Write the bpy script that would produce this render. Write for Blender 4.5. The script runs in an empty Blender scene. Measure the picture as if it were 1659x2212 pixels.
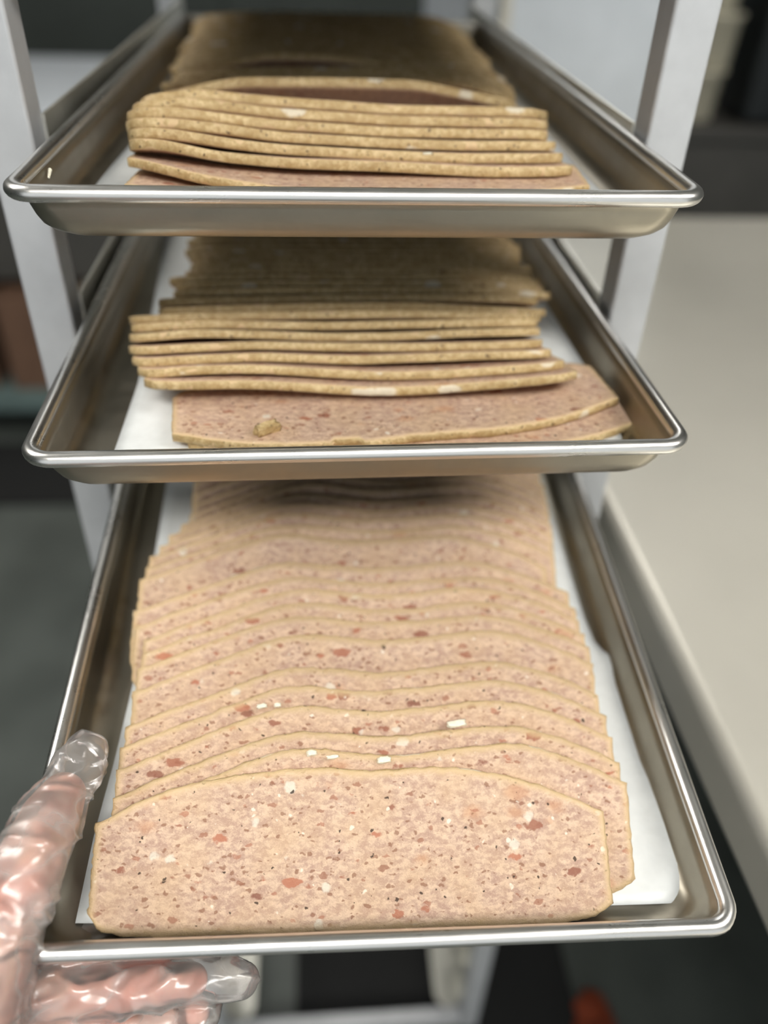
import bpy, bmesh, math, random
import numpy as np
from mathutils import Matrix, Vector, noise

S = 0.001            # everything below is measured in millimetres
C = bpy.context.scene.collection
ZF = 1450.0          # height of the camera above the floor
rnd = random.Random(7)

# ------------------------------------------------------------------ camera
F_PX, PITCH, ROLL, YAW = 1751.56, math.radians(37.428), math.radians(2.112), math.radians(5.438)
cam_d = bpy.data.cameras.new('camera')
cam = bpy.data.objects.new('camera', cam_d)
C.objects.link(cam)
cam_d.sensor_fit = 'HORIZONTAL'
cam_d.sensor_width = 36.0
cam_d.lens = F_PX / 1659 * 36.0
cam_d.clip_start = 0.02
cam_d.dof.use_dof = True
cam_d.dof.focus_distance = 0.385
cam_d.dof.aperture_fstop = 3.6
fwd = np.array([0, math.cos(PITCH), -math.sin(PITCH)])
up = np.array([0, math.sin(PITCH), math.cos(PITCH)])
rt = np.array([1.0, 0, 0])
c_, s_ = math.cos(ROLL), math.sin(ROLL)
rt2, up2 = c_ * rt + s_ * up, -s_ * rt + c_ * up
Rz = np.array([[math.cos(YAW), -math.sin(YAW), 0], [math.sin(YAW), math.cos(YAW), 0], [0, 0, 1]])
M3 = np.array([rt2, up2, -fwd]) @ Rz          # world -> camera
cam.matrix_world = Matrix.Translation((0, 0, ZF * S)) @ Matrix(M3.T.tolist()).to_4x4()
bpy.context.scene.camera = cam

# ------------------------------------------------------------------ world, lamps, exposure
sc = bpy.context.scene
sc.view_settings.view_transform = 'Standard'
sc.view_settings.look = 'None'
sc.view_settings.gamma = 1.0
sc.view_settings.exposure = 0.12
w = bpy.data.worlds.new('world'); sc.world = w
w.use_nodes = True
w.node_tree.nodes['Background'].inputs[0].default_value = (0.80, 0.84, 0.86, 1)
w.node_tree.nodes['Background'].inputs[1].default_value = 0.85
sc.cycles.use_denoising = True
sc.cycles.max_bounces = 10
sc.cycles.transparent_max_bounces = 16
sc.cycles.caustics_reflective = False
sc.cycles.caustics_refractive = False

def area(name, loc, size, power, color, rot=(0, 0, 0)):
    l = bpy.data.lights.new(name, 'AREA'); l.shape = 'RECTANGLE'
    l.size, l.size_y = size; l.energy = power; l.color = color
    o = bpy.data.objects.new(name, l); C.objects.link(o)
    o.location = [k * S for k in loc]; o.rotation_euler = rot
    return o
LAMPS = [(-100, -1050), (1500, -300), (-1600, 900), (250, 2300)]
POW = [25, 13, 9, 8]
for (lx, ly), pw in zip(LAMPS, POW):
    area('ceiling_lamp_light', (lx, ly, 2700), (1.15, 0.55), pw, (1.0, 0.975, 0.93))

# ------------------------------------------------------------------ helpers
def srgb(r, g, b):
    f = lambda v: (v / 255 / 12.92) if v <= 10 else ((v / 255 + 0.055) / 1.055) ** 2.4
    return (f(r), f(g), f(b), 1)

def mesh_obj(name, verts, faces, mat, parent=None, smooth=True, scale=S):
    me = bpy.data.meshes.new(name)
    me.from_pydata([(v[0] * scale, v[1] * scale, v[2] * scale) for v in verts], [], faces)
    if smooth:
        me.polygons.foreach_set('use_smooth', [True] * len(me.polygons))
    me.materials.append(mat)
    me.update()
    o = bpy.data.objects.new(name, me); C.objects.link(o)
    if parent is not None: o.parent = parent
    return o

def tag(o, label=None, cat=None, group=None, kind=None):
    if label: o['label'] = label
    if cat: o['category'] = cat
    if group: o['group'] = group
    if kind: o['kind'] = kind
    return o

def empty(name, loc=(0, 0, 0)):
    o = bpy.data.objects.new(name, None); C.objects.link(o)
    o.empty_display_size = 0.02
    o.location = [k * S for k in loc]
    return o

def bm_obj(name, bm, mat, parent=None, smooth=False, bevel=0.0, seg=2):
    bmesh.ops.recalc_face_normals(bm, faces=bm.faces[:])
    me = bpy.data.meshes.new(name); bm.to_mesh(me); bm.free()
    me.materials.append(mat)
    if smooth or bevel:
        me.polygons.foreach_set('use_smooth', [True] * len(me.polygons))
    o = bpy.data.objects.new(name, me); C.objects.link(o)
    if parent is not None: o.parent = parent
    if bevel:
        m = o.modifiers.new('bevel', 'BEVEL'); m.width = bevel * S; m.segments = seg; m.limit_method = 'ANGLE'
        m.harden_normals = True
    return o

def add_box(bm, x0, x1, y0, y1, z0, z1):
    r = bmesh.ops.create_cube(bm, size=1.0)
    for v in r['verts']:
        v.co = ((x0 if v.co.x < 0 else x1) * S, (y0 if v.co.y < 0 else y1) * S, (z0 if v.co.z < 0 else z1) * S)

def box(name, x0, x1, y0, y1, z0, z1, mat, parent=None, bevel=1.0):
    """world-mm box, z measured from the floor"""
    bm = bmesh.new(); add_box(bm, x0, x1, y0, y1, z0, z1)
    return bm_obj(name, bm, mat, parent, bevel=bevel)

# ------------------------------------------------------------------ materials
def new_mat(name):
    m = bpy.data.materials.new(name); m.use_nodes = True
    nt = m.node_tree
    return m, nt, nt.nodes['Principled BSDF']

class NB:
    def __init__(s, nt): s.nt = nt
    def n(s, t, **kw):
        nd = s.nt.nodes.new(t)
        for k, v in kw.items(): setattr(nd, k, v)
        return nd
    def link(s, a, b): s.nt.links.new(a, b)
    def val(s, sock, v):
        if hasattr(v, 'is_output') or isinstance(v, bpy.types.NodeSocket): s.link(v, sock)
        else: sock.default_value = v
    def math(s, op, a, b=0.0, c=0.0, clamp=False):
        nd = s.n('ShaderNodeMath', operation=op, use_clamp=clamp)
        s.val(nd.inputs[0], a); s.val(nd.inputs[1], b); s.val(nd.inputs[2], c)
        return nd.outputs[0]
    def mix(s, f, a, b):
        nd = s.n('ShaderNodeMix', data_type='RGBA')
        s.val(nd.inputs[0], f); s.val(nd.inputs[6], a); s.val(nd.inputs[7], b)
        return nd.outputs[2]
    def maprange(s, v, a, b, c=0.0, d=1.0, smooth=True):
        nd = s.n('ShaderNodeMapRange', interpolation_type='SMOOTHSTEP' if smooth else 'LINEAR')
        s.val(nd.inputs[0], v); s.val(nd.inputs[1], a); s.val(nd.inputs[2], b); s.val(nd.inputs[3], c); s.val(nd.inputs[4], d)
        return nd.outputs[0]
    def noise(s, vec, scale, detail=3, rough=0.5):
        nd = s.n('ShaderNodeTexNoise'); s.link(vec, nd.inputs['Vector'])
        nd.inputs['Scale'].default_value = scale; nd.inputs['Detail'].default_value = detail
        nd.inputs['Roughness'].default_value = rough
        return nd.outputs[0]
    def vor(s, vec, scale, rand=1.0):
        nd = s.n('ShaderNodeTexVoronoi'); s.link(vec, nd.inputs['Vector'])
        nd.inputs['Scale'].default_value = scale; nd.inputs['Randomness'].default_value = rand
        return nd.outputs['Distance'], nd.outputs['Color']
    def mapping(s, vec, scale=(1, 1, 1), rot=(0, 0, 0)):
        nd = s.n('ShaderNodeMapping'); s.link(vec, nd.inputs[0])
        nd.inputs['Scale'].default_value = scale; nd.inputs['Rotation'].default_value = rot
        return nd.outputs[0]
    def bump(s, h, strength, dist, normal=None):
        nd = s.n('ShaderNodeBump'); nd.inputs['Strength'].default_value = strength
        nd.inputs['Distance'].default_value = dist
        s.link(h, nd.inputs['Height'])
        if normal: s.link(normal, nd.inputs['Normal'])
        return nd.outputs[0]

def meat_coords(b):
    tc = b.n('ShaderNodeTexCoord'); oi = b.n('ShaderNodeObjectInfo')
    mul = b.math('MULTIPLY', oi.outputs['Random'], 3.7)
    cmb = b.n('ShaderNodeCombineXYZ'); b.link(mul, cmb.inputs[0]); b.link(oi.outputs['Random'], cmb.inputs[1])
    m2 = b.math('MULTIPLY', oi.outputs['Random'], -2.3); b.link(m2, cmb.inputs[2])
    add = b.n('ShaderNodeVectorMath', operation='ADD'); b.link(tc.outputs['Object'], add.inputs[0]); b.link(cmb.outputs[0], add.inputs[1])
    # distort
    nz = b.n('ShaderNodeTexNoise'); b.link(add.outputs[0], nz.inputs['Vector']); nz.inputs['Scale'].default_value = 330; nz.inputs['Detail'].default_value = 2
    sub = b.n('ShaderNodeVectorMath', operation='SUBTRACT'); b.link(nz.outputs['Color'], sub.inputs[0]); sub.inputs[1].default_value = (0.5, 0.5, 0.5)
    scl = b.n('ShaderNodeVectorMath', operation='SCALE'); b.link(sub.outputs[0], scl.inputs[0]); scl.inputs['Scale'].default_value = 0.0035
    ad2 = b.n('ShaderNodeVectorMath', operation='ADD'); b.link(add.outputs[0], ad2.inputs[0]); b.link(scl.outputs[0], ad2.inputs[1])
    return add.outputs[0], ad2.outputs[0]

def spots(b, vec, scale, rmax, power, soft=0.06, chan=0):
    """blobs of random size in voronoi cells -> mask"""
    d, col = b.vor(vec, scale)
    sep = b.n('ShaderNodeSeparateColor'); b.link(col, sep.inputs[0])
    r = b.math('MULTIPLY', b.math('POWER', sep.outputs[chan], power), rmax)
    e = b.math('SUBTRACT', r, d)
    return b.maprange(e, 0.0, soft), sep.outputs[(chan + 1) % 3]

def make_meat():
    m, nt, bs = new_mat('meat_loaf')
    b = NB(nt)
    raw, vec = meat_coords(b)
    st = b.mapping(vec, (0.6, 1, 1))
    big = b.noise(raw, 45, 3); mid = b.noise(st, 380, 5, 0.62); fine = b.noise(raw, 1500, 3, 0.6)
    col = b.mix(b.maprange(mid, 0.38, 0.66), srgb(178, 146, 128), srgb(216, 188, 163))
    col = b.mix(b.maprange(big, 0.35, 0.7, 0.0, 0.4), col, srgb(208, 176, 138))
    col = b.mix(b.maprange(fine, 0.5, 0.75, 0.0, 0.35), col, srgb(236, 210, 180))
    # ginger blotches
    k, _ = spots(b, st, 75, 0.42, 2.0, 0.25); col = b.mix(b.math('MULTIPLY', k, 0.5), col, srgb(192, 138, 100))
    # small brown flecks
    k, r = spots(b, st, 430, 0.50, 2.0, 0.16, 1); col = b.mix(b.math('MULTIPLY', k, 0.7), col, srgb(134, 88, 64))
    # reddish chips
    k, r = spots(b, b.mapping(vec, (0.45, 1, 0.8), (0.1, 0.2, 0.35)), 165, 0.44, 3.4, 0.12, 2)
    col = b.mix(b.math('MULTIPLY', k, 0.85), col, b.mix(r, srgb(128, 78, 62), srgb(180, 112, 84)))
    # pale fat
    k, r = spots(b, vec, 75, 0.30, 3.4, 0.10, 1); col = b.mix(b.math('MULTIPLY', k, 0.7), col, srgb(226, 220, 204))
    kf = k
    k, r = spots(b, b.mapping(vec, (0.5, 1, 0.9), (0.3, 0.1, -0.3)), 270, 0.42, 3.0, 0.12, 2); col = b.mix(b.math('MULTIPLY', k, 0.7), col, b.mix(r, srgb(140, 88, 66), srgb(176, 116, 90)))
    k, r = spots(b, vec, 170, 0.26, 4.0, 0.10, 0); col = b.mix(b.math('MULTIPLY', k, 0.75), col, srgb(238, 230, 214))
    # pepper
    k, r = spots(b, vec, 260, 0.26, 3.0, 0.08, 0); col = b.mix(b.math('MULTIPLY', k, 0.92), col, srgb(62, 46, 34))
    kp = k
    # crust tint close to the outline
    at = b.n('ShaderNodeAttribute', attribute_name='rim')
    jag = b.math('ADD', at.outputs['Fac'], b.math('MULTIPLY', b.math('SUBTRACT', mid, 0.5), 4.0))
    edge = b.maprange(jag, -0.6, 4.6, 0.95, 0.0)
    col = b.mix(edge, col, srgb(218, 190, 146))
    b.link(col, bs.inputs['Base Color'])
    bs.inputs['Roughness'].default_value = 0.62
    bs.inputs['Specular IOR Level'].default_value = 0.35
    bs.inputs['Subsurface Weight'].default_value = 0.0
    h = b.math('ADD', b.math('MULTIPLY', mid, 1.0), b.math('MULTIPLY', fine, 0.45))
    h = b.math('ADD', h, b.math('MULTIPLY', kf, 0.25)); h = b.math('SUBTRACT', h, b.math('MULTIPLY', kp, 0.3))
    b.link(b.bump(h, 0.55, 0.0011), bs.inputs['Normal'])
    return m

def make_crust():
    m, nt, bs = new_mat('browned_crust')
    b = NB(nt)
    raw, vec = meat_coords(b)
    big = b.noise(raw, 70, 3); mid = b.noise(vec, 330, 4, 0.6); fine = b.noise(raw, 1500, 2)
    col = b.mix(b.maprange(mid, 0.35, 0.68), srgb(180, 151, 103), srgb(217, 194, 148))
    col = b.mix(b.maprange(big, 0.42, 0.68, 0.0, 0.5), col, srgb(164, 136, 88))
    k, r = spots(b, b.mapping(vec, (0.6, 1, 1)), 85, 0.42, 2.6, 0.10, 1); col = b.mix(b.math('MULTIPLY', k, 0.75), col, srgb(228, 220, 200))
    k, r = spots(b, vec, 330, 0.34, 2.8, 0.06, 0); col = b.mix(b.math('MULTIPLY', k, 0.85), col, srgb(82, 58, 34))
    b.link(col, bs.inputs['Base Color'])
    bs.inputs['Roughness'].default_value = 0.5
    bs.inputs['Specular IOR Level'].default_value = 0.4
    h = b.math('ADD', mid, b.math('MULTIPLY', fine, 0.5))
    b.link(b.bump(h, 0.6, 0.0010), bs.inputs['Normal'])
    return m

def make_metal(name, base, rough, brush=(1, 1, 1), rvar=0.12, bumps=0.08, dents=0.0):
    m, nt, bs = new_mat(name); b = NB(nt)
    tc = b.n('ShaderNodeTexCoord'); v = tc.outputs['Object']
    br = b.noise(b.mapping(v, brush), 900, 3, 0.6)
    sm = b.noise(v, 22, 4, 0.6)
    b.link(b.mix(b.maprange(sm, 0.3, 0.75, 0.0, 0.35), base, tuple(c * 0.72 for c in base[:3]) + (1,)), bs.inputs['Base Color'])
    bs.inputs['Metallic'].default_value = 1.0
    r = b.math('ADD', b.maprange(sm, 0.3, 0.7, rough, rough + rvar), b.math('MULTIPLY', b.math('SUBTRACT', br, 0.5), 0.08))
    b.link(r, bs.inputs['Roughness'])
    n1 = b.bump(br, bumps, 0.0003)
    if dents:
        n1 = b.bump(b.noise(v, 14, 2), dents, 0.004, n1)
    b.link(n1, bs.inputs['Normal'])
    return m

def make_plain(name, col, rough=0.6, scale=60, var=0.15, bump=0.05, metallic=0.0, dist=0.001):
    m, nt, bs = new_mat(name); b = NB(nt)
    tc = b.n('ShaderNodeTexCoord'); v = tc.outputs['Object']
    n = b.noise(v, scale, 4, 0.55)
    b.link(b.mix(b.maprange(n, 0.3, 0.7), tuple(c * (1 - var) for c in col[:3]) + (1,), tuple(min(1, c * (1 + var)) for c in col[:3]) + (1,)), bs.inputs['Base Color'])
    bs.inputs['Roughness'].default_value = rough
    bs.inputs['Metallic'].default_value = metallic
    b.link(b.bump(n, bump, dist), bs.inputs['Normal'])
    return m

MEAT, CRUST = make_meat(), make_crust()
PAN_M = make_metal('pan_aluminium', srgb(172, 166, 152), 0.30, (0.02, 1, 1), 0.16, 0.10)
RIM_M = make_metal('rim_aluminium', srgb(232, 230, 226), 0.26, (0.05, 1, 1), 0.08, 0.06)
RACK_M = make_plain('anodised_aluminium', srgb(196, 198, 200), 0.42, 30, 0.06, 0.03, 0.25)
SLIDE_M = make_metal('slide_aluminium', srgb(226, 225, 216), 0.40, (1, 0.03, 1), 0.12, 0.06)
STEEL_M = make_plain('stainless_steel', srgb(212, 208, 196), 0.33, 3, 0.05, 0.01, 0.3)
FRIDGE_M = make_plain('brushed_steel_door', srgb(212, 218, 224), 0.4, 12, 0.05, 0.02, 0.35)
PAPER_M = make_plain('baking_parchment', srgb(226, 229, 228), 0.55, 120, 0.03, 0.12)
FAT_M = make_plain('pale_fat', srgb(236, 230, 208), 0.45, 700, 0.08, 0.4)
FLOOR_M = make_plain('floor_sealed_grey', srgb(80, 85, 81), 0.45, 6, 0.18, 0.02)
MAT_M = make_plain('black_rubber', srgb(14, 15, 15), 0.8, 90, 0.2, 0.1)
WALL_M = make_plain('wall_paint_grey', srgb(120, 124, 120), 0.7, 4, 0.08, 0.02)
DWALL_M = make_plain('wall_paint_dark', srgb(52, 58, 54), 0.7, 4, 0.12, 0.02)
CEIL_M = make_plain('ceiling_board', srgb(206, 206, 200), 0.8, 5, 0.05, 0.02)
DARK_M = make_plain('dark_cabinet', srgb(74, 72, 68), 0.5, 8, 0.15, 0.02)
BLACK_M = make_plain('black_plastic', srgb(18, 24, 26), 0.5, 20, 0.15, 0.02)
BROWN_M = make_plain('brown_cardboard', srgb(112, 84, 66), 0.75, 20, 0.12, 0.03)
CREAM_M = make_plain('cream_plastic', srgb(212, 206, 184), 0.5, 15, 0.05, 0.02)
TEAL_M = make_plain('painted_shelf_grey_green', srgb(104, 122, 120), 0.5, 12, 0.08, 0.02)
ORANGE_M = make_plain('rust_orange_cloth', srgb(128, 54, 24), 0.8, 60, 0.25, 0.2)
WHITE_M = make_plain('white_zinc_plastic', srgb(206, 208, 200), 0.5, 60, 0.1, 0.1)
em, ent, ebs = new_mat('lamp_diffuser'); ebs.inputs['Emission Color'].default_value = (1, 0.97, 0.92, 1); ebs.inputs['Emission Strength'].default_value = 8.0
LAMP_M = em

# ------------------------------------------------------------------ the room
def plane(name, pts, mat):
    o = mesh_obj(name, pts, [tuple(range(len(pts)))], mat, smooth=False)
    tag(o, kind='structure'); return o
def slab(name, x0, x1, y0, y1, z0, z1, mat):
    bm = bmesh.new(); add_box(bm, x0, x1, y0, y1, z0, z1)
    return tag(bm_obj(name, bm, mat), kind='structure')
slab('floor', -3200, 3600, -2600, 4600, -60, 0, FLOOR_M)
slab('wall_back', -3200, 3600, 4600, 4700, 0, 2760, CEIL_M)
slab('wall_right', 3600, 3700, -2600, 4600, 0, 2760, WALL_M)
slab('wall_left', -3300, -3200, -2600, 4600, 0, 2760, DWALL_M)
slab('ceiling', -3200, 3600, -2600, 4600, 2760, 2820, CEIL_M)
for i, (lx, ly) in enumerate(LAMPS):
    t = empty('ceiling_light', (lx, ly, 2710))
    tag(t, ['white ceiling light panel above the operator', 'white ceiling light panel above the steel table',
            'white ceiling light panel over the left counter', 'white ceiling light panel behind the tray rack'][i], 'ceiling light', 'ceiling light panels')
    bm = bmesh.new()
    for a in ((-620, -600, -320, 320), (600, 620, -320, 320), (-600, 600, -320, -300), (-600, 600, 300, 320)):
        add_box(bm, a[0], a[1], a[2], a[3], 0, 48)
    bm_obj('lamp_frame', bm, CEIL_M, t)
    bm = bmesh.new(); add_box(bm, -600, 600, -300, 300, 20, 30); bm_obj('diffuser', bm, LAMP_M, t)

# ------------------------------------------------------------------ sheet pans
def rrect(hx, y0, y1, r, n=8):
    pts = []
    for cx, cy, a0 in ((hx - r, y1 - r, 0), (-hx + r, y1 - r, 90), (-hx + r, y0 + r, 180), (hx - r, y0 + r, 270)):
        for k in range(n + 1):
            a = math.radians(a0 + 90 * k / n)
            pts.append((cx + r * math.cos(a), cy + r * math.sin(a)))
    # extra points along the straights keep the shading even
    out = []
    for i, p in enumerate(pts):
        q = pts[(i + 1) % len(pts)]
        out.append(p)
        d = math.dist(p, q)
        if d > 60:
            k = int(d // 30)
            for j in range(1, k): out.append((p[0] + (q[0] - p[0]) * j / k, p[1] + (q[1] - p[1]) * j / k))
    return out

PL = 620.0           # pan length
def rot3(ax, a): return Matrix.Rotation(a, 4, ax)
PANS = []
def pan_matrix(x, y, z, yaw, tilt=0.0, roll=0.0):
    return Matrix.Translation((x * S, y * S, (z + ZF) * S)) @ rot3('Z', yaw) @ rot3('X', tilt) @ rot3('Y', roll)
PM = {1: pan_matrix(22.55, 385.6, -108.95, math.radians(-.12)),
      2: pan_matrix(22.1, 329.7, -213.7, math.radians(.63)),
      3: pan_matrix(25.56, 167.4, -363.5, math.radians(-.15), math.radians(6.56), math.radians(3.16))}

def make_pan(k, label):
    t = empty('sheet_pan'); t.matrix_world = PM[k]; tag(t, label, 'baking tray', 'sheet pans in the rack')
    rings = [(1.5, -1.0, 10.5), (3.0, -3.0, 10), (3.6, -6.0, 10), (4.5, -6.8, 10.5), (5.0, -11, 12), (5.9, -16.5, 14.5), (7.0, -20.5, 16.5), (9.0, -23.4, 18.5),
             (11.8, -25.4, 20), (15.0, -26.4, 21), (19, -26.6, 22), (60, -26.6, 22), (120, -26.6, 22)]
    verts, faces = [], []
    n = None
    for inset, z, r in rings:
        pts = rrect(161 - inset, inset, PL - inset, r)
        base = rrect(161, 0, PL, 12)
        if n is None: n = len(base)
        # same vertex count for each ring: sample by angle index of the base ring
        if len(pts) != n:
            pts = resample(inset, r, n)
        verts += [(p[0], p[1], z) for p in pts]
    for i in range(len(rings) - 1):
        for j in range(n):
            a, b2 = i * n + j, i * n + (j + 1) % n
            faces.append((a, a + n, b2 + n, b2))
    faces.append(tuple(range((len(rings) - 1) * n, len(rings) * n))[::-1])
    body = mesh_obj('tray_body', verts, faces, PAN_M, t)
    sm = body.modifiers.new('thickness', 'SOLIDIFY'); sm.thickness = 0.8 * S; sm.offset = 1
    ctr = rrect(161, 0, PL, 12)
    m = len(ctr); seg = 18; R = 4.1
    rv, rf = [], []
    for i in range(m):
        p0, p1, p2 = ctr[i - 1], ctr[i], ctr[(i + 1) % m]
        tx, ty = p2[0] - p0[0], p2[1] - p0[1]; l = math.hypot(tx, ty); nx, ny = ty / l, -tx / l
        for s in range(seg):
            a = 2 * math.pi * s / seg
            wob = 1 + 0.02 * math.sin(i * 1.7)
            rv.append((p1[0] + nx * R * math.cos(a) * wob, p1[1] + ny * R * math.cos(a) * wob, -R + 0.8 + R * math.sin(a) * 0.95))
    for i in range(m):
        for s in range(seg):
            a = i * seg + s; b2 = i * seg + (s + 1) % seg; c2 = ((i + 1) % m) * seg + (s + 1) % seg; d = ((i + 1) % m) * seg + s
            rf.append((a, d, c2, b2))
    mesh_obj('rolled_rim', rv, rf, RIM_M, t)
    return t

def resample(inset, r, n):
    """rounded rectangle with the vertex layout of the outermost ring"""
    base = rrect(161, 0, PL, 12)
    hx, y0, y1 = 161 - inset, inset, PL - inset
    out = []
    for (x, y) in base:
        sx = 1 if x > 0 else -1
        # corner centre of the base ring
        inx = abs(x) > 161 - 12 + 1e-6 or abs(abs(x) - 149) < 1e-6
        bx, by = 149.0, (12.0 if y < PL / 2 else PL - 12.0)
        cornerx, cornery = abs(x) >= 149 - 1e-6, (y <= 12 + 1e-6 or y >= PL - 12 - 1e-6)
        if cornerx and cornery:
            a = math.atan2(y - by, abs(x) - bx)
            cy = y0 + r if y < PL / 2 else y1 - r
            out.append((sx * (hx - r + r * math.cos(a)), cy + r * math.sin(a)))
        elif cornery:
            out.append((x / 149 * (hx - r), y0 if y < PL / 2 else y1))
        else:
            out.append((sx * hx, y0 + r + (y - 12) / (PL - 24) * (y1 - y0 - 2 * r)))
    return out
def rrect_same(inset, r): return resample(inset, r, 0)
_rr = rrect
def make_all_pans():
    make_pan(0, 'unseen empty aluminium sheet pan added in the rack to shade the loaded pan below')
    make_pan(1, 'topmost of the three loaded aluminium sheet pans in view')
    make_pan(2, 'middle aluminium sheet pan with two loose slices lying at its front')
    make_pan(3, 'lowest aluminium sheet pan, tilted and held by the gloved hand')
PM[0] = pan_matrix(19.5, 500, -4.45, math.radians(.1))  # unseen upper pan, added for its shade on the topmost pan's rear slices
_old = rrect
def rrect(hx, y0, y1, r, n=8):
    inset = 161 - hx
    if abs(inset) < 1e-9: return _old(hx, y0, y1, r, n)
    return resample(inset, r, 0)
make_all_pans()

# ------------------------------------------------------------------ parchment
def parchment(k, left, right, y0, y1, label, seed, curl=0.0):
    ny, nx = 90, 40
    ys = np.linspace(y0, y1, ny)
    L = np.interp(ys, [p[1] for p in left], [p[0] for p in left])
    Rr = np.interp(ys, [p[1] for p in right], [p[0] for p in right])
    V, Fc = [], []
    for i, y in enumerate(ys):
        for j in range(nx):
            u = j / (nx - 1); x = L[i] + (Rr[i] - L[i]) * u
            z = -25.55 + 0.18 * noise.noise(Vector((x * .02, y * .02, seed)))
            ex = max(0, abs(x) - 145); z += ex * ex * 0.045
            z += curl * max(0, 1 - (x - L[i]) / 18) ** 2 * (0.4 + 0.6 * math.sin(y * .02) ** 2)
            x2 = x
            V.append((x2, y, z))
    for i in range(ny - 1):
        for j in range(nx - 1):
            a = i * nx + j; Fc.append((a, a + 1, a + nx + 1, a + nx))
    o = mesh_obj('parchment_sheet', V, Fc, PAPER_M)
    o.matrix_world = PM[k]
    m = o.modifiers.new('thickness', 'SOLIDIFY'); m.thickness = 0.15 * S
    tag(o, label, 'baking paper', 'parchment sheets lining the pans')
parchment(1, [(-146, 18), (-153 + 8, 101), (-141, 215), (-145, 590)], [(140, 18), (142, 90), (143, 219), (145, 590)], 20, 590,
          'white parchment sheet under the slices of the topmost pan', 1.0)
parchment(2, [(-132, 18), (-131, 42), (-130, 113), (-140, 277), (-148, 370), (-147, 590)], [(142, 18), (147, 48), (149, 126), (148, 230), (146, 590)], 19, 590,
          'white parchment sheet in the middle pan with bare left front corner', 2.0)
parchment(3, [(-141, 20), (-140, 60), (-137, 98), (-134, 172), (-137, 300), (-140, 590)],
          [(146, 17), (150, 24), (154, 38), (154, 60), (151, 96), (151, 150), (152, 158), (153, 166), (147, 178), (145, 200), (145, 320), (146, 590)], 19, 590,
          'white parchment sheet in the lowest pan with a notched right edge', 3.0, 2.5)

# ------------------------------------------------------------------ loaf slices
DOME = ([-1, -.93, -.85, -.7, -.5, -.3, -.12, 0.02, .15, .32, .45, .6, .75, .88, 1], [49, 53, 58, 64.5, 69, 71.5, 71.5, 69.5, 70, 71, 70, 67, 62, 56, 49])
DOME2 = ([-1, -.93, -.85, -.7, -.55, -.4, -.28, -.1, 0.02, .15, .35, .5, .6, .75, .88, 1], [41, 44.5, 49, 56, 63.5, 69.5, 71, 69, 67.3, 68.3, 71.3, 72.6, 71.8, 67, 61, 53])
BASE = ([-1, -.96, -.88, -.75, 0, .8, .92, 1], [11, 4.5, 1.6, 0.3, 0, 0.2, 2.0, 8])

def smooth_interp(xs, px, pz, width):
    z = np.interp(xs, px, pz)
    k = np.exp(-0.5 * ((xs[:, None] - xs[None, :]) / width) ** 2)
    return (k @ z) / k.sum(1)

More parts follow.
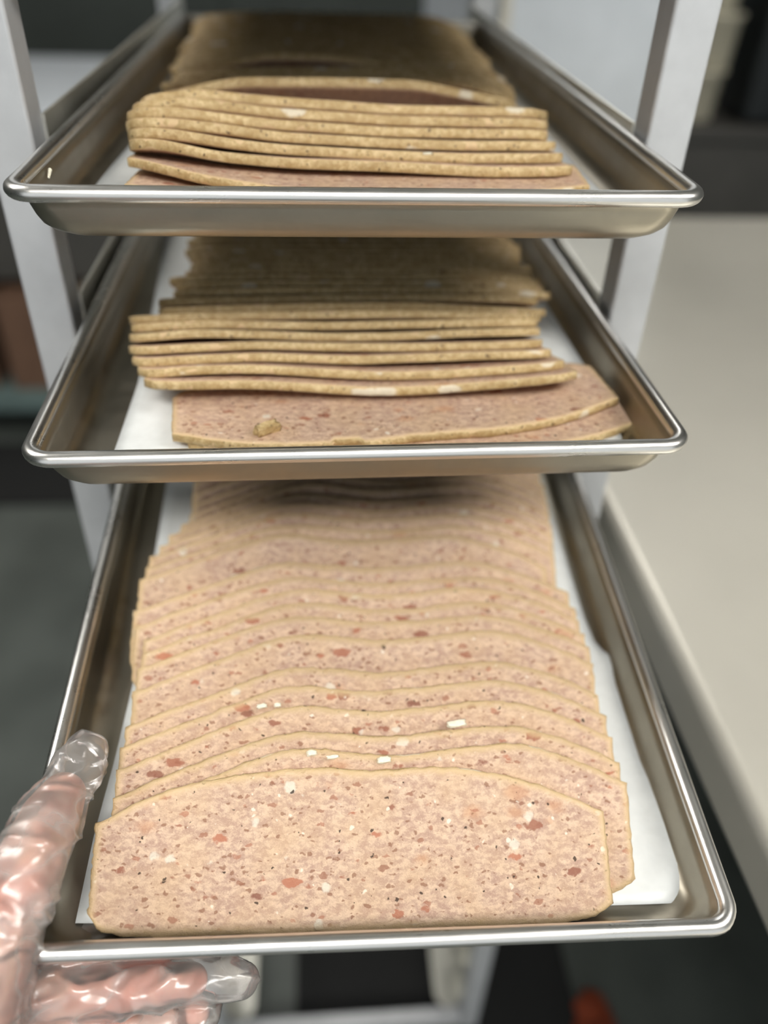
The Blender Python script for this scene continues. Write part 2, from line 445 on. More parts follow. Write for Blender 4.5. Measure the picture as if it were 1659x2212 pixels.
def make_slice(k, origin, W, surf, label, group, seed, t=4.8, nu=72, nv=14, dome_front=False, hscale=1.0, jag=0.35, dome=DOME, notch=None):
    """surf(a, b) -> (lower surface point, normal); a across, b along the depth from the near edge"""
    rs = random.Random(seed)
    # denser columns close to the ends
    us = np.linspace(-1, 1, nu)
    top = np.interp(us, *dome) * hscale; bot = np.interp(us, *BASE)
    ker = np.array([1, 2, 3, 2, 1]) / 9
    tp = np.convolve(np.pad(top, 2, mode='edge'), ker, 'valid')
    top = tp
    ph = rs.random() * 50
    for i, u in enumerate(us):
        top[i] += 0.9 * noise.noise(Vector((u * 4, ph, 0))) + jag * 1.4 * noise.noise(Vector((u * 22, ph, 3))) + jag * (rs.random() - .5) * .7
        bot[i] += 0.6 * noise.noise(Vector((u * 4, ph, 7))) + jag * (rs.random() - .5)
    if notch:
        for i, u in enumerate(us):
            if notch[0] < u < notch[1]: top[i] -= notch[2]
    A = np.zeros((nu, nv)); B = np.zeros((nu, nv))
    for i, u in enumerate(us):
        for j in range(nv):
            v = j / (nv - 1)
            b = bot[i] + (top[i] - bot[i]) * v
            a = u * W / 2
            if i in (0, nu - 1): a += (rs.random() - .5) * jag * 1.6
            A[i, j], B[i, j] = a, b
    H = max(top)
    P = [[None] * nv for _ in range(nu)]; Nn = [[None] * nv for _ in range(nu)]
    for i in range(nu):
        for j in range(nv):
            b = H - B[i, j] if dome_front else B[i, j]
            p, n = surf(A[i, j], b)
            P[i][j] = np.array(p); Nn[i][j] = np.array(n)
    V = []; rim = []
    for side in (0, 1):
        for i in range(nu):
            for j in range(nv):
                V.append(tuple(P[i][j] + Nn[i][j] * (t if side else 0)))
                rim.append(min(B[i, j] - bot[i], top[i] - B[i, j], (W / 2 - abs(A[i, j])) * 1.0))
    Fc = []
    N0 = nu * nv
    for i in range(nu - 1):
        for j in range(nv - 1):
            a, b2, c2, d = i * nv + j, (i + 1) * nv + j, (i + 1) * nv + j + 1, i * nv + j + 1
            if dome_front:
                Fc.append((a, b2, c2, d)); Fc.append((N0 + d, N0 + c2, N0 + b2, N0 + a))
            else:
                Fc.append((d, c2, b2, a)); Fc.append((N0 + a, N0 + b2, N0 + c2, N0 + d))
    lp_ = [i * nv for i in range(nu)] + [(nu - 1) * nv + j for j in range(1, nv)] + [i * nv + nv - 1 for i in range(nu - 2, -1, -1)] + [j for j in range(nv - 2, 0, -1)]
    for q, a in enumerate(lp_):
        b2 = lp_[(q + 1) % len(lp_)]
        Fc.append((b2, a, N0 + a, N0 + b2) if dome_front else (a, b2, N0 + b2, N0 + a))
    o = mesh_obj('meat_slice', V, Fc, MEAT)
    at = o.data.attributes.new('rim', 'FLOAT', 'POINT'); at.data.foreach_set('value', rim)
    o.matrix_world = PM[k] @ Matrix.Translation([q * S for q in origin])
    tag(o, label, 'meat slice', group)
    # crust: the browned band that runs around the cut slice
    loop = [(i, 0) for i in range(nu)] + [(nu - 1, j) for j in range(1, nv)] + [(i, nv - 1) for i in range(nu - 2, -1, -1)] + [(0, j) for j in range(nv - 2, 0, -1)]
    m = len(loop); CV = []; CF = []
    lv = [0.0, 0.06, 0.5, 0.94, 1.0]; ob = [-0.3, 0.12, 0.28, 0.12, -0.3]
    for q, (i, j) in enumerate(loop):
        pi, pj = loop[q - 1]; ni, nj = loop[(q + 1) % m]
        tg = P[ni][nj] - P[pi][pj]; nn = Nn[i][j]
        out = np.cross(tg, nn); out /= (np.linalg.norm(out) + 1e-9)
        cen = P[nu // 2][nv // 2]
        if np.dot(out, P[i][j] - cen) < 0: out = -out
        jit = (rs.random() - .5) * 0.35 * jag / .35
        for f, e in zip(lv, ob):
            ee = e + jit + (0.35 * noise.noise(Vector((q * .35, f * 3, ph))))
            lift = (-0.08 if f == 0 else 0.08 if f == 1 else 0)
            CV.append(tuple(P[i][j] + nn * (t * f + lift) + out * ee))
    L5 = len(lv)
    for q in range(m):
        q2 = (q + 1) % m
        for f in range(L5 - 1):
            CF.append((q * L5 + f, q2 * L5 + f, q2 * L5 + f + 1, q * L5 + f + 1))
    cr = mesh_obj('crust', CV, CF, CRUST, o)
    bm = bmesh.new(); bm.from_mesh(cr.data); bmesh.ops.recalc_face_normals(bm, faces=bm.faces[:]); bm.to_mesh(cr.data); bm.free()
    return o

ORD = ['first', 'second', 'third', 'fourth', 'fifth', 'sixth', 'seventh', 'eighth', 'ninth', 'tenth', 'eleventh', 'twelfth', 'thirteenth', 'fourteenth',
       'fifteenth', 'sixteenth', 'seventeenth', 'eighteenth', 'nineteenth', 'twentieth', 'twenty-first', 'twenty-second', 'twenty-third', 'twenty-fourth',
       'twenty-fifth', 'twenty-sixth', 'twenty-seventh', 'twenty-eighth', 'twenty-ninth', 'thirtieth', 'thirty-first', 'thirty-second', 'thirty-third',
       'thirty-fourth', 'thirty-fifth', 'thirty-sixth', 'thirty-seventh', 'thirty-eighth', 'thirty-ninth', 'fortieth', 'forty-first', 'forty-second']

# --- lowest pan: slices lean back and show their speckled faces
P3 = [  # crest y, crest z, centre x, width
    (74, 7.0, -11.5, 246), (84, 9, -1.0, 254), (94.5, 9, -2.0, 255), (109, 9, -2.3, 255.5), (121.5, 9, -2.5, 256), (134, 9, -2.3, 254),
    (155, 9, -1.0, 256), (168, 9, -0.5, 257), (178, 9, -0.3, 255), (188, 9, -1, 255), (198, 9, -4, 261), (209.5, 9, -6, 262),
    (232, 9.5, -11.0, 252), (242, 9.5, -6, 258), (251.5, 9.5, -5, 258), (261, 9.5, -1.5, 255), (270.5, 9.5, 1.8, 252), (280, 9.5, 5, 246),
    (290, 9.5, 8, 243), (300, 9.5, 9, 242), (310, 9.5, 9, 243), (320, 9.5, 8, 244), (330, 9.5, 8, 244), (340, 9.5, 8, 244)]
for i, (yc, zc, xc, W) in enumerate(P3):
    th = math.asin((zc + 25.2) / 69.8)
    y0 = yc - 69.8 * math.cos(th)
    cs, sn = math.cos(th), math.sin(th)
    yaw = [0.0, -0.005, 0.0, 0.004, 0.012, 0.02, 0.015, 0.0, 0, 0, 0, 0.01, -0.01, 0, 0, 0, 0, 0][i] if i < 18 else 0.0
    def surf(a, b, cs=cs, sn=sn, i=i, yaw=yaw):
        wv = 0.7 * math.sin(a * .045 + i * .22) + 0.4 * math.sin(a * .11 + i * .12)
        wv *= b / 70
        curl = -(0.0030 + 0.0018 * math.sin(i * 2.3)) * max(0, b - 50) ** 2 * (0.55 + 0.45 * math.cos(a * .016))
        x = a; y = b * cs - sn * wv + a * yaw * (b / 70) ; z = b * sn + cs * wv - curl
        return (x, y, z), (0, -sn, cs)
    lab = ('speckled pinkish loaf slice lying frontmost in the lowest pan, its whole face showing' if i == 0 else
           'loaf slice in the lowest pan, %s from the front%s' % (ORD[i], {1: ', jutting out right of the frontmost', 6: ', a wide band of face showing',
                                                                       12: ', wide pink band of face showing'}.get(i, ', leaning back on the one behind')))
    dm = DOME if i == 0 else DOME2
    make_slice(3, (xc, y0, -25.2), W, surf, lab, 'loaf slices shingled in the lowest pan', 100 + i, t=3.9, jag=0.5,
               nu=110 if i < 6 else 72, nv=26 if i == 0 else 14, dome=dm)

# --- middle and topmost pans: slices stacked with their thick edges towards the viewer
def row_slice(k, Y, xl, xr, prof, label, group, seed, t=4.5, zb=-25.2, amp=1.0):
    W = xr - xl; xc = (xl + xr) / 2
    xs = np.linspace(-W / 2 - 2, W / 2 + 2, 61)
    zf = smooth_interp(xs, [p[0] - xc for p in prof], [p[1] for p in prof], 7.0)
    zmean = float(np.mean(zf)); th = math.asin(min(0.9, max(0.05, (zmean - zb) / 70))); D = 70 * math.cos(th); sn, cs = math.sin(th), math.cos(th)
    def surf(a, b):
        z0 = float(np.interp(a, xs, zf)); f = b / 70
        dz = (z0 - zmean) * max(0.0, 1 - f) ** 1.3
        return (a, b * cs, (zmean - zb) * (1 - f) + dz), (0, sn, cs)
    make_slice(k, (xc, Y, zb), W, surf, label, group, seed, t=t)

P2 = [(70, [(-118.5, -6.2), (-94.9, -6.0), (-69.9, -5.6), (-44.7, -6.6), (1.4, -11.2), (35.7, -11.2), (84.9, -7.6), (126.4, -3.8)]),
      (80, [(-123.5, -4.4), (-109.6, -3.8), (-95.5, -2.0), (-57.4, -1.4), (-18.9, -4.6), (12.5, -7.1), (51.6, -6.5), (87.1, -4.1), (121.2, -1.9)]),
      (90, [(-127.8, -2.4), (-119.7, -2.6), (-96.5, -0.6), (-55.1, 0.9), (-18.6, -1.1), (2.5, -1.9), (37.5, -0.9), (75.0, 0.1), (115.5, 0.4)]),
      (99.5, [(-130.4, 0.2), (-97.1, 2.1), (-55.3, 3.6), (-31.6, 2.5), (3.1, 1.5), (33.3, 1.1), (76.5, 1.5), (112.4, 2.5)]),
      (109, [(-131.3, 3.6), (-92.3, 6.9), (-55.5, 5.6), (-18.1, 3.6), (22.7, 3.6), (63.9, 5.3), (112.7, 6.0)]),
      (119, [(-131.7, 5.6), (-85.1, 7.8), (-17.8, 6.0), (37.3, 6.7), (113.3, 7.2)]),
      (130, [(-134.6, 6.0), (-86.0, 7.6), (-17.5, 8.3), (38.3, 8.4), (118, 5.5)]),
      (141, [(-118.6, 6.5), (-73.1, 7.6), (-17.3, 8.6), (39.6, 8.6), (124.0, 3.6)]),
      (152, [(-119.9, 7.9), (-45.4, 8.8), (26.2, 9.4), (99.8, 8.6), (121.1, 6.9)])]
jj = random.Random(3)
Y = 163.0
ends = [(-112, 132), (-111, 130), (-117, 131), (-108, 128), (-106, 129), (-104, 124), (-109, 127), (-113, 129), (-108, 131), (-114, 128), (-110, 126), (-112, 128),
        (-115, 127), (-112, 126), (-110, 129), (-113, 127), (-112, 128), (-111, 127), (-112, 127)]
for e in ends:
    zc = 9.0 - max(0, Y - 190) * 0.02
    P2.append((Y, [(e[0], zc + jj.uniform(-.5, .5)), (-50, zc + 0.8), (20, zc + 0.3), (80, zc + 0.4), (e[1], zc - 3.0 if Y < 200 else zc - 1)]))
    Y += 11.0
for i, (yy, pr) in enumerate(P2):
    row_slice(2, yy, pr[0][0], pr[-1][0], pr,
              'tan-edged loaf slice in the middle pan\'s leaning stack, %s from its front' % ORD[i], 'loaf slices stacked in the middle pan', 300 + i)

P1 = [(76, [(-122.0, -1.5), (-103.1, -2.2), (-77.2, -8.0), (-38.1, -11.2), (19.6, -12.4), (71.0, -14.6), (120.4, -13.9)]),
      (88, [(-124.5, 0.6), (-104.6, 0.8), (-68.2, -4.5), (-43.3, -7.0), (20.5, -9.6), (59.5, -10.6), (117.5, -9.7)]),
      (100, [(-127.2, 3.2), (-105.9, 3.4), (-73.7, 0.4), (-43.5, -3.4), (21.3, -6.0), (60.9, -6.7), (115.8, -6.0)]),
      (111, [(-128.0, 6), (-99.7, 6.4), (-74.5, 3.5), (-43.7, 0.5), (22.0, -2.4), (62.1, -2.6), (113.6, -2.3)]),
      (122, [(-126.7, 7.6), (-95.6, 9.5), (-43.9, 4.5), (22.7, 1.4), (115.7, 1.3)]),
      (133, [(-123.3, 9), (-88.7, 12), (-44.0, 8.3), (23.5, 5.1), (117.7, 5.1)])]
G2 = [(178, [(-117.5, 1.0), (-91.1, 7.0), (-68.0, 10.7), (-16.5, 11.2), (41.5, 11.0), (71.5, 6.0), (105.0, 0.5)])]
G3 = []
Y = 216.0; i = 0
while Y < 560:
    r = jj.uniform
    l, rr = -124 + r(-5, 4) - (Y - 216) * .03, 118 + r(-4, 5)
    zc = -5 + min(1, i / 3) * 6 + min(6, max(0, (Y - 260) * .03)) + r(-.6, .6)
    b1 = 7.5 * math.exp(-(i - 1) / 3.0) if i >= 1 else 0.0
    b2 = 6.5 * math.exp(-(i - 5) / 3.0) if i >= 5 else 0.0
    pr = [(l, zc - 3), (-90, zc + b2 * .2), (-55, zc + 1 + b2), (-10, zc + 1 + b2 * .8 + b1 * .4), (30, zc + 1 + b1 * .9), (70, zc + 1 + b1), (rr - 20, zc + b1 * .4), (rr - 6, zc - 4), (rr, zc - 7)]
    G3.append((Y, pr)); i += 1
    Y += 12.0 + (6 if i in (2, 5) else 0)
for i, (yy, pr) in enumerate(P1):
    row_slice(1, yy, pr[0][0], pr[-1][0], pr, 'sagging loaf slice in the topmost pan\'s front stack, %s from below' % ORD[i],
              'loaf slices in the front stack of the topmost pan', 500 + i, t=5.0)
for yy, pr in G2:
    row_slice(1, yy, pr[0][0], pr[-1][0], pr, 'arched loaf slice rising behind the front stack of the topmost pan', 'loaf slices in the topmost pan', 600, t=5.2)
for i, (yy, pr) in enumerate(G3):
    row_slice(1, yy, pr[0][0], pr[-1][0], pr, 'loaf slice in the rear stack of the topmost pan, %s behind the arched slice' % ORD[i],
              'loaf slices in the rear stack of the topmost pan', 620 + i)

# --- slices lying flat at the front of the two upper pans, domed edge forward
def flat_slice(k, cx, yfront, zb, yaw, W, prof, label, seed, t=4.6, notch=None, dip=0.0):
    xs = np.linspace(-W / 2 - 2, W / 2 + 2, 61)
    zo = smooth_interp(xs, [p[0] for p in prof], [p[1] for p in prof], 8.0)
    cy, sy = math.cos(yaw), math.sin(yaw)
    def surf(a, b):
        dz = float(np.interp(a, xs, zo)) * (1 - b / 90) - dip * b / 70
        return (a * cy - b * sy, a * sy + b * cy, dz), (0, 0.0, 1.0)
    return make_slice(k, (cx, yfront, zb), W, surf, label, 'loose slices lying flat in the pans', seed, t=t, dome_front=True, nu=110, nv=20, notch=notch)
flat_slice(2, 34, 24, -25.6, math.radians(3.0), 250, [(-125, 0), (125, 0)], 'bottommost loose slice in the middle pan, its right corner showing at the pan wall', 801)
flat_slice(2, 28, 33, -20.8, math.radians(6.5), 252, [(-125, 0), (0, 0), (80, 0.5), (125, 2)],
           'loose slice with a broken front edge lying at the front of the middle pan', 802, notch=(-0.34, -0.22, 4.0))
flat_slice(1, 3, 36, -25.3, math.radians(-1.0), 250, [(-125, 7), (-70, 0.5), (0, 0), (125, 0)], 'lowest slice in the topmost pan, just behind its front rim', 803)
flat_slice(1, 1, 51, -20.4, math.radians(-3.0), 250, [(-125, 11.5), (-80, 4.5), (-40, 0.5), (0, 0), (125, 0)], 'second lowest slice in the topmost pan, its left end lifted', 804)

# ------------------------------------------------------------------ fat flakes and crumbs
def flake(k, p, size, label, seed, rot=(0, 0, 0), name='fat_flake', mat=None):
    rs = random.Random(seed)
    bm = bmesh.new(); bmesh.ops.create_icosphere(bm, subdivisions=3, radius=1.0)
    for v in bm.verts:
        n = 1 + 0.35 * noise.noise(v.co * 1.7 + Vector((seed, 0, 0))) + 0.12 * noise.noise(v.co * 5 + Vector((seed, 3, 0)))
        q = .5 if seed == 8 else .75
        v.co = Vector((max(-q, min(q, v.co.x)) * size[0] * n, max(-q, min(q, v.co.y)) * size[1] * n, max(-q, min(q, v.co.z)) * size[2] * n)) * S * (.95 if seed == 8 else .65)
    o = bm_obj(name, bm, mat or FAT_M, smooth=True)
    o.matrix_world = PM[k] @ Matrix.Translation([q * S for q in p]) @ Matrix.Rotation(rot[2], 4, 'Z') @ Matrix.Rotation(rot[0], 4, 'X')
    return tag(o, label, 'fat flake', 'pale fat flakes on the slices')
exec_flakes = []

# ------------------------------------------------------------------ tray rack
PX0, PX1, PY0, PT = -152.7, 189.3, 485.5, 26.0
rack = empty('tray_rack', (18, 800, 0))
tag(rack, 'pale aluminium tray rack with angle slides holding three sheet pans', 'tray rack')
def rb(name, x0, x1, y0, y1, z0, z1, mat, parent=rack, bevel=1.5):
    o = box(name, x0 - 18, x1 - 18, y0 - 800, y1 - 800, z0, z1, mat, parent, bevel); return o
YB = 1120
for xx in (PX0 - PT, PX1):
    for yy in (PY0, YB):
        rb('post', xx, xx + PT, yy, yy + PT, 90, 1900, RACK_M, bevel=2.5)
for zz in (90, 1875):
    for yy in (PY0, YB): rb('cross_bar', PX0, PX1, yy + 3, yy + PT - 3, zz, zz + 24, RACK_M)
    for xx in (PX0 - PT, PX1): rb('side_bar', xx + 3, xx + PT - 3, PY0 + PT, YB, zz, zz + 24, RACK_M)
def slide(side, ztop):
    x = PX0 if side < 0 else PX1
    d = -side
    th = 1.6; h = 34.2; led = 40
    prof = [(0, 0), (0, -h), (d * led, -h), (d * led, -h + th), (d * th * 1.2, -h + th + .6), (d * th, -3), (d * 1.8, -3), (d * 1.8, 0)]
    bm = bmesh.new(); secs = []
    for y in (PY0 + PT - 3, YB + 4):
        secs.append([bm.verts.new(((x + a - 18) * S, (y - 800) * S, (ztop + z) * S)) for a, z in prof])
    n = len(prof)
    for i in range(n):
        bm.faces.new((secs[0][i], secs[0][(i + 1) % n], secs[1][(i + 1) % n], secs[1][i]))
    bm.faces.new(secs[0]); bm.faces.new(secs[1][::-1])
    # rounded front tongue of the ledge
    tv = []
    for k in range(11):
        a = math.pi * k / 10
        tv.append((x + d * (led / 2 - led / 2 * math.cos(a)), PY0 + PT - 3 - 20 * math.sin(a)))
    up_ = [bm.verts.new(((a - 18) * S, (b - 800) * S, (ztop - h + th) * S)) for a, b in tv]
    lo_ = [bm.verts.new(((a - 18) * S, (b - 800) * S, (ztop - h) * S)) for a, b in tv]
    bm.faces.new(up_); bm.faces.new(lo_[::-1])
    for k in range(10): bm.faces.new((lo_[k], lo_[k + 1], up_[k + 1], up_[k]))
    o = bm_obj('slide', bm, SLIDE_M, rack)
    return o
levels = [ZF - 104.5 + 104.5 * q for q in range(5, -12, -1)]
for q, zt in enumerate(levels):
    for s in (-1, 1):
        z = zt
        if abs(zt - (ZF - 104.5 * 3)) < 1: z = zt - 20   # the slide under the tilted pan
        slide(s, z)
for xx in (PX0 - PT / 2, PX1 + PT / 2):
    for yy in (PY0 + PT / 2, YB + PT / 2):
        bm = bmesh.new()
        bmesh.ops.create_cone(bm, cap_ends=True, segments=28, radius1=38 * S, radius2=38 * S, depth=26 * S, matrix=Matrix.Translation(((xx - 18) * S, (yy - 800) * S, 38 * S)) @ Matrix.Rotation(math.pi / 2, 4, 'Y'))
        add_box(bm, xx - 18 - 17, xx - 18 + 17, yy - 800 - 12, yy - 800 + 12, 70, 92)
        bm_obj('caster', bm, BLACK_M, rack, bevel=1.5)

# ------------------------------------------------------------------ surroundings
t = empty('prep_table', (700, 700, 0)); tag(t, 'stainless steel prep table with rolled edge standing right of the rack', 'work table')
def tb(name, x0, x1, y0, y1, z0, z1, mat, parent, o=(700, 700), bevel=2.0): return box(name, x0 - o[0], x1 - o[0], y0 - o[1], y1 - o[1], z0, z1, mat, parent, bevel)
tb('table_top', 264, 1250, -350, 1447, ZF - 505, ZF - 450, STEEL_M, t, bevel=12)
for x in (300, 1190):
    for y in (-320, 1380): tb('leg', x, x + 38, y, y + 38, 0, ZF - 500, STEEL_M, t, bevel=4)

t = empty('steel_refrigerator', (480, 1900, 0)); tag(t, 'pale steel refrigerator behind the rack on the right', 'refrigerator')
tb('cabinet_body', 270, 655, 1560, 2300, 120, 2000, FRIDGE_M, t, (480, 1900), 8)
for z0, z1 in ((140, 1040), (1060, 1980)):
    d = tb('door_panel', 275, 650, 1525, 1558, z0, z1, FRIDGE_M, t, (480, 1900), 6)
tb('door_handle', 300, 318, 1490, 1524, 1100, 1400, STEEL_M, t, (480, 1900), 4)

t = empty('storage_cabinet', (1200, 2400, 0)); tag(t, 'low dark grey cabinet beyond the steel table', 'cabinet')
tb('cabinet_body', 800, 1900, 2110, 2700, 60, ZF - 470, DARK_M, t, (1200, 2400), 4)
tb('counter_top', 780, 1920, 2090, 2720, ZF - 470, ZF - 440, DARK_M, t, (1200, 2400), 4)
tb('plinth', 820, 1880, 2140, 2680, 0, 60, BLACK_M, t, (1200, 2400), 2)

def tub(x, y, z, r, h, label):
    bm = bmesh.new()
    prof = [(r * .80, 0), (r * .84, 2), (r * .95, h - 12), (r * 1.04, h - 10), (r * 1.04, h - 3), (r * .9, h), (r * .9, h - 4), (r * .8, 6), (0.01, 5)]
    n = 32; rings = []
    for pr, pz in [(0.01, 0)] + prof:
        rings.append([bm.verts.new((pr * math.cos(2 * math.pi * k / n) * S, pr * math.sin(2 * math.pi * k / n) * S, pz * S)) for k in range(n)])
    for i in range(len(rings) - 1):
        for k in range(n): bm.faces.new((rings[i][k], rings[i][(k + 1) % n], rings[i + 1][(k + 1) % n], rings[i + 1][k]))
    o = bm_obj('plastic_tub', bm, CREAM_M, smooth=True); o.location = (x * S, y * S, z * S)
    tag(o, label, 'food tub', 'cream tubs stacked behind the table')
for i in range(4):
    tub(960 + (i % 2) * 14, 2220, ZF - 440 + i * 118, 66 - i * 2, 117, 'cream plastic tub, %s of the blurred tub stack behind the table' % ['bottommost', 'second from the bottom', 'second from the top', 'topmost'][i])
t = empty('storage_bin', (1240, 2230, 0)); tag(t, 'black plastic storage bin beside the cream tubs', 'bin')
tb('bin_body', 1070, 1420, 2140, 2480, ZF - 440, ZF - 60, BLACK_M, t, (1240, 2230), 18)
tb('bin_lid', 1060, 1430, 2130, 2490, ZF - 60, ZF - 30, BLACK_M, t, (1240, 2230), 8)

t = empty('tall_cabinet', (-800, 4000, 0)); tag(t, 'dark grey cabinet against the back wall beyond the left counter', 'cabinet')
tb('cabinet_body', -3100, 1500, 3720, 4400, 80, 1500, DWALL_M, t, (-800, 4000), 4)
tb('plinth', -3080, 1480, 3760, 4380, 0, 80, BLACK_M, t, (-800, 4000), 2)
for k in range(5):
    dd = tb('cabinet_door', -3090 + k * 918, -2180 + k * 918, 3698, 3718, 100, 1480, DWALL_M, t, (-800, 4000), 4)
t = empty('back_counter', (-1300, 2700, 0)); tag(t, 'steel counter with an open lower shelf behind the rack on the left', 'counter')
o2 = (-1300, 2700)
tb('counter_top', -2600, -120, 2290, 3150, ZF - 500, ZF - 470, FRIDGE_M, t, o2, 5)
tb('lower_shelf', -2580, -140, 2310, 3100, 105, 165, TEAL_M, t, o2, 3)
for x in (-2570, -1400, -190):
    for y in (2320, 3080): tb('leg', x, x + 40, y, y + 40, 0, ZF - 500, TEAL_M, t, o2, 3)
tb('back_panel', -2570, -150, 3110, 3130, 165, ZF - 500, DWALL_M, t, o2, 1)
def carton(x0, x1, y0, y1, h, label, z=165, mat=BROWN_M):
    t = empty('cardboard_box', ((x0 + x1) / 2, (y0 + y1) / 2, z)); tag(t, label, 'box', 'boxes on the shelf of the left counter')
    cx, cy = (x0 + x1) / 2, (y0 + y1) / 2
    box('carton', x0 - cx, x1 - cx, y0 - cy, y1 - cy, 0, h, mat, t, 2)
    box('packing_tape', -24, 24, y0 - cy - .6, y1 - cy + .6, h - 60, h + .8, CREAM_M if mat is BROWN_M else mat, t, 0.2)
carton(-1500, -1010, 2360, 2760, 330, 'brown cardboard box on the low shelf, left of the other')
carton(-960, -420, 2350, 2760, 300, 'brown cardboard box on the low shelf, nearer the rack')
carton(-1150, -500, 2420, 2740, 230, 'dark crate stacked on the cardboard boxes', 496, DARK_M)

o = box('floor_mat', -60, 396, 380, 1500, 0.5, 9, MAT_M, None, 2); tag(o, 'black rubber mat on the floor under the rack', 'mat')
o = box('floor_mat', -2400, -700, 1950, 2280, 0.5, 11, MAT_M, None, 2); tag(o, 'black rubber mat on the floor before the left counter', 'mat')
# crumpled rust-orange cloth on the floor
bm = bmesh.new(); bmesh.ops.create_icosphere(bm, subdivisions=5, radius=1)
for v in bm.verts:
    n = 1 + .30 * noise.noise(v.co * 1.6) + .14 * noise.noise(v.co * 4.2)
    v.co = Vector((v.co.x * 36 * n, v.co.y * 60 * n, max(-.05, v.co.z) * 26 * n)) * S
o = bm_obj('cloth', bm, ORANGE_M, smooth=True); o.location = (.422, .492, .0045); tag(o, 'rust-orange crumpled cloth on the floor right of the rack', 'cloth')

# ------------------------------------------------------------------ the gloved hand
def skin_mat():
    m, nt, bs = new_mat('skin'); b = NB(nt)
    tc = b.n('ShaderNodeTexCoord'); v = tc.outputs['Object']
    n = b.noise(v, 38, 3); f = b.noise(v, 420, 3)
    col = b.mix(b.maprange(n, 0.35, 0.65), srgb(216, 146, 128), srgb(238, 186, 164))
    b.link(col, bs.inputs['Base Color'])
    bs.inputs['Roughness'].default_value = 0.5
    bs.inputs['Subsurface Weight'].default_value = 0.25
    bs.inputs['Subsurface Radius'].default_value = (1.0, 0.35, 0.2); bs.inputs['Subsurface Scale'].default_value = 0.006
    b.link(b.bump(f, 0.35, 0.0006), bs.inputs['Normal'])
    return m
def glove_mat():
    m, nt, bs = new_mat('clear_plastic_glove'); b = NB(nt)
    tc = b.n('ShaderNodeTexCoord'); v = tc.outputs['Object']
    n = b.n('ShaderNodeTexNoise'); b.link(v, n.inputs['Vector']); n.inputs['Scale'].default_value = 38; n.inputs['Detail'].default_value = 1; n.inputs['Distortion'].default_value = 0.6
    rdg = b.math('SUBTRACT', 1.0, b.math('MULTIPLY', b.math('ABSOLUTE', b.math('SUBTRACT', n.outputs[0], 0.5)), 14.0), clamp=True)
    bmp = b.bump(b.math('ADD', n.outputs[0], b.math('MULTIPLY', rdg, 0.05)), 0.6, 0.008)
    bs.inputs['Base Color'].default_value = srgb(232, 226, 220)
    bs.inputs['Roughness'].default_value = 0.5
    b.link(bmp, bs.inputs['Normal'])
    tr = b.n('ShaderNodeBsdfTransparent'); tr.inputs[0].default_value = (0.98, 0.96, 0.95, 1)
    lw = b.n('ShaderNodeLayerWeight'); lw.inputs['Blend'].default_value = 0.25
    fac = b.math('ADD', b.math('ADD', 0.15, b.math('MULTIPLY', rdg, 0.16)), b.math('MULTIPLY', lw.outputs['Facing'], 0.28), clamp=True)
    m1 = b.n('ShaderNodeMixShader'); b.link(fac, m1.inputs[0]); b.link(tr.outputs[0], m1.inputs[1]); b.link(bs.outputs[0], m1.inputs[2])
    gl = b.n('ShaderNodeBsdfGlossy'); gl.inputs['Roughness'].default_value = 0.24; b.link(bmp, gl.inputs['Normal'])
    fr = b.n('ShaderNodeFresnel'); fr.inputs['IOR'].default_value = 1.5; b.link(bmp, fr.inputs['Normal'])
    ms = b.n('ShaderNodeMixShader'); b.link(b.math('ADD', b.math('MULTIPLY', fr.outputs[0], 1.1), 0.04, clamp=True), ms.inputs[0]); b.link(m1.outputs[0], ms.inputs[1]); b.link(gl.outputs[0], ms.inputs[2])
    out = nt.nodes['Material Output']; b.link(ms.outputs[0], out.inputs['Surface'])
    return m
SKIN_M, GLOVE_M = skin_mat(), glove_mat()

def chain_blob(chains, grow=0.0):
    bm = bmesh.new()
    for ch in chains:
        for (p, q) in zip(ch[:-1], ch[1:]):
            a, ra, b2, rb2 = Vector(p[:3]), p[3] + grow, Vector(q[:3]), q[3] + grow
            n = max(2, int((b2 - a).length / (min(ra, rb2) * .22)))
            for i in range(n + 1):
                f = i / n
                bmesh.ops.create_icosphere(bm, subdivisions=3, radius=(ra + (rb2 - ra) * f) * S, matrix=Matrix.Translation((a + (b2 - a) * f) * S))
    return bm
def remeshed(name, chains, grow, voxel, smooth, mat, parent, disp=None):
    bm = chain_blob(chains, grow); me = bpy.data.meshes.new(name); bm.to_mesh(me); bm.free()
    tmp = bpy.data.objects.new('tmp_blob', me); C.objects.link(tmp)
    m = tmp.modifiers.new('r', 'REMESH'); m.mode = 'VOXEL'; m.voxel_size = voxel * S; m.use_smooth_shade = True
    m = tmp.modifiers.new('s', 'SMOOTH'); m.factor = .5; m.iterations = smooth
    dg = bpy.context.evaluated_depsgraph_get()
    new = bpy.data.meshes.new_from_object(tmp.evaluated_get(dg))
    bpy.data.objects.remove(tmp); new.name = name
    new.materials.clear(); new.materials.append(mat)
    new.polygons.foreach_set('use_smooth', [True] * len(new.polygons))
    if disp:
        nr = [v.normal.copy() for v in new.vertices]
        for v, n in zip(new.vertices, nr): v.co += n * disp(v.co / S) * S
        new.update()
    o = bpy.data.objects.new(name, new); C.objects.link(o); o.parent = parent
    return o
IDX = [(-184, 14, -40, 12), (-150, 17, -40, 10.5), (-122, 17, -37.5, 9.5), (-100, 16, -36, 8.2)]
MID = [(-186, -6, -44, 12), (-146, -4, -45, 10.5), (-112, -4, -41, 9.5), (-88, -3, -37, 8.0)]
RNG = [(-186, -26, -48, 12), (-148, -20, -60, 10.5), (-112, -15, -64, 9.5), (-88, -10, -58, 8.5)]
PNK = [(-184, -44, -52, 10.5), (-154, -40, -68, 9), (-128, -36, -72, 8), (-110, -31, -66, 7)]
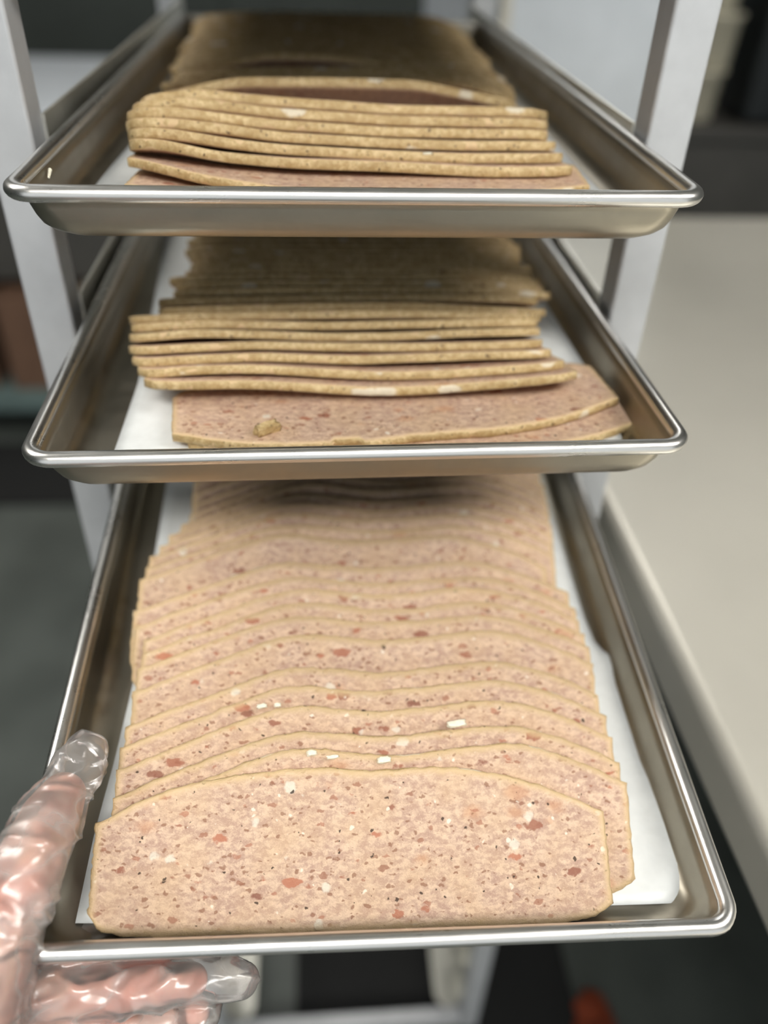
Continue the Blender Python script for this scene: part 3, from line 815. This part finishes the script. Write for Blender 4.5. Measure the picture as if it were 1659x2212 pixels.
THB = [(-190, -48, -26, 19), (-173, -24, -17, 19), (-164, 0, 6, 15.8), (-156.5, 27, 15, 15), (-152, 50, 14, 13.6), (-149, 62, 13, 10.5)]
WR = (-222, -96, -52)
PALM = [[(-184, 14, -40, 12), (-205, -30, -44, 16), WR + (20,)], [(-186, -6, -44, 12), (-206, -50, -48, 16), WR + (20,)],
        [(-186, -26, -48, 12), (-206, -66, -54, 15), (-226, -104, -58, 20)], [(-184, -44, -52, 10.5), (-204, -78, -60, 14), (-228, -108, -60, 19)],
        [(-190, -48, -26, 19), (-208, -76, -44, 19), WR + (20,)], [(-173, -24, -17, 17), (-184, -10, -30, 14), (-184, 14, -40, 11)],
        [(-186, -6, -44, 12), (-184, 14, -40, 12)], [(-186, -26, -48, 12), (-186, -6, -44, 12)], [(-184, -44, -52, 10.5), (-186, -26, -48, 12)],
        [(-198, -30, -46, 15), (-198, -56, -52, 15), (-190, -48, -26, 17)]]
ARM = [WR + (20,), (-250, -160, -64, 25), (-285, -240, -85, 33), (-310, -330, -110, 38)]
person = empty('person'); person.matrix_world = PM[3]
tag(person, 'left hand in a clear plastic glove gripping the lowest pan, thumb on its rim', 'person')
remeshed('hand', [IDX, MID, RNG, PNK, THB, ARM] + PALM, 0, 1.5, 7, SKIN_M, person)
THG = THB + [(-145, 76, 12, 10.5), (-144, 83, 12, 8.5)]
MDG = MID + [(-72, -3, -36, 7.5), (-65, -4, -37, 6.0)]
RGG = RNG + [(-84, -13, -50, 7.5)]
IDG = IDX + [(-84, 12, -36, 7.5)]
def crinkle(p):
    v = Vector(p)
    a = noise.noise(v * .05) * 1.6
    r = 1 - abs(noise.noise(v * .055 + Vector((9, 2, 4)))) * 4
    q = Vector((p[0] * .03, p[1] * .085, p[2] * .04))
    r3 = 1 - abs(noise.noise(q + Vector((3, 1, 8)))) * 5
    d = a + max(0, r) * 1.2 + max(0, r3) * 1.5
    # gathered folds across the thumb
    return d
remeshed('glove', [IDG, MDG, RGG, PNK, THG, ARM[:2]] + PALM, 1.5, 1.3, 8, GLOVE_M, person, crinkle)

FL = [(3, (40.0, 96.5, 14.6), (9.5, 3.2, 2.0), 'long pale fat flake on a crest right of centre in the lowest pan', 1),
      (3, (-34.5, 81.3, 13.8), (4.6, 2.6, 2.4), 'white fat lump on the crest just above the frontmost slice', 2),
      (3, (-24.3, 79.2, 13.6), (6.0, 1.6, 1.2), 'thin white fat flake right of the lump above the frontmost slice', 3),
      (3, (1.2, 77.6, 13.0), (6.2, 3.0, 2.2), 'white fat flake at the dip above the frontmost slice', 4),
      (3, (-52, 108.7, 14.2), (3.2, 2.0, 1.6), 'small white crumb on the fourth crest of the lowest pan, right of its twin', 5),
      (3, (-60, 108.2, 14.2), (5.0, 2.2, 1.8), 'larger white crumb on the fourth crest of the lowest pan', 6),
      (3, (21, 91, 9.6), (2.6, 2.2, 1.6), 'tiny white crumb on a slice face below the long flake', 7),
      (2, (-50, 41, -13.4), (13.5, 5.0, 5.0), 'broken off pale piece of slice at the front of the middle pan', 8),
      (1, (70.5, 49.5, -14.6), (7.5, 3.0, 2.2), 'white fat flake just behind the front rim of the topmost pan', 9),
      (1, (38, 80, -3.6), (4.6, 1.6, 1.0), 'white fat sliver in the front stack of the topmost pan', 10)]
for k, p, sz, lab, sd in FL: flake(k, p, sz, lab, sd, (0.1, 0, 0.15 if sd != 8 else 0.55), mat=CRUST if sd == 8 else None)
bm = bmesh.new()
for q in range(5):
    bmesh.ops.create_icosphere(bm, subdivisions=2, radius=(1.1 - .1 * q) * S, matrix=Matrix.Translation(((0.25 * q) * S, (-1.9 * q) * S, (-0.35 * q) * S)))
o = bm_obj('crumb_streak', bm, FAT_M, smooth=True); o.matrix_world = PM[1] @ Matrix.Translation((-.1549, .050, -.0065))
tag(o, 'white crumbs stuck inside the left wall of the topmost pan', 'crumbs', kind='stuff')
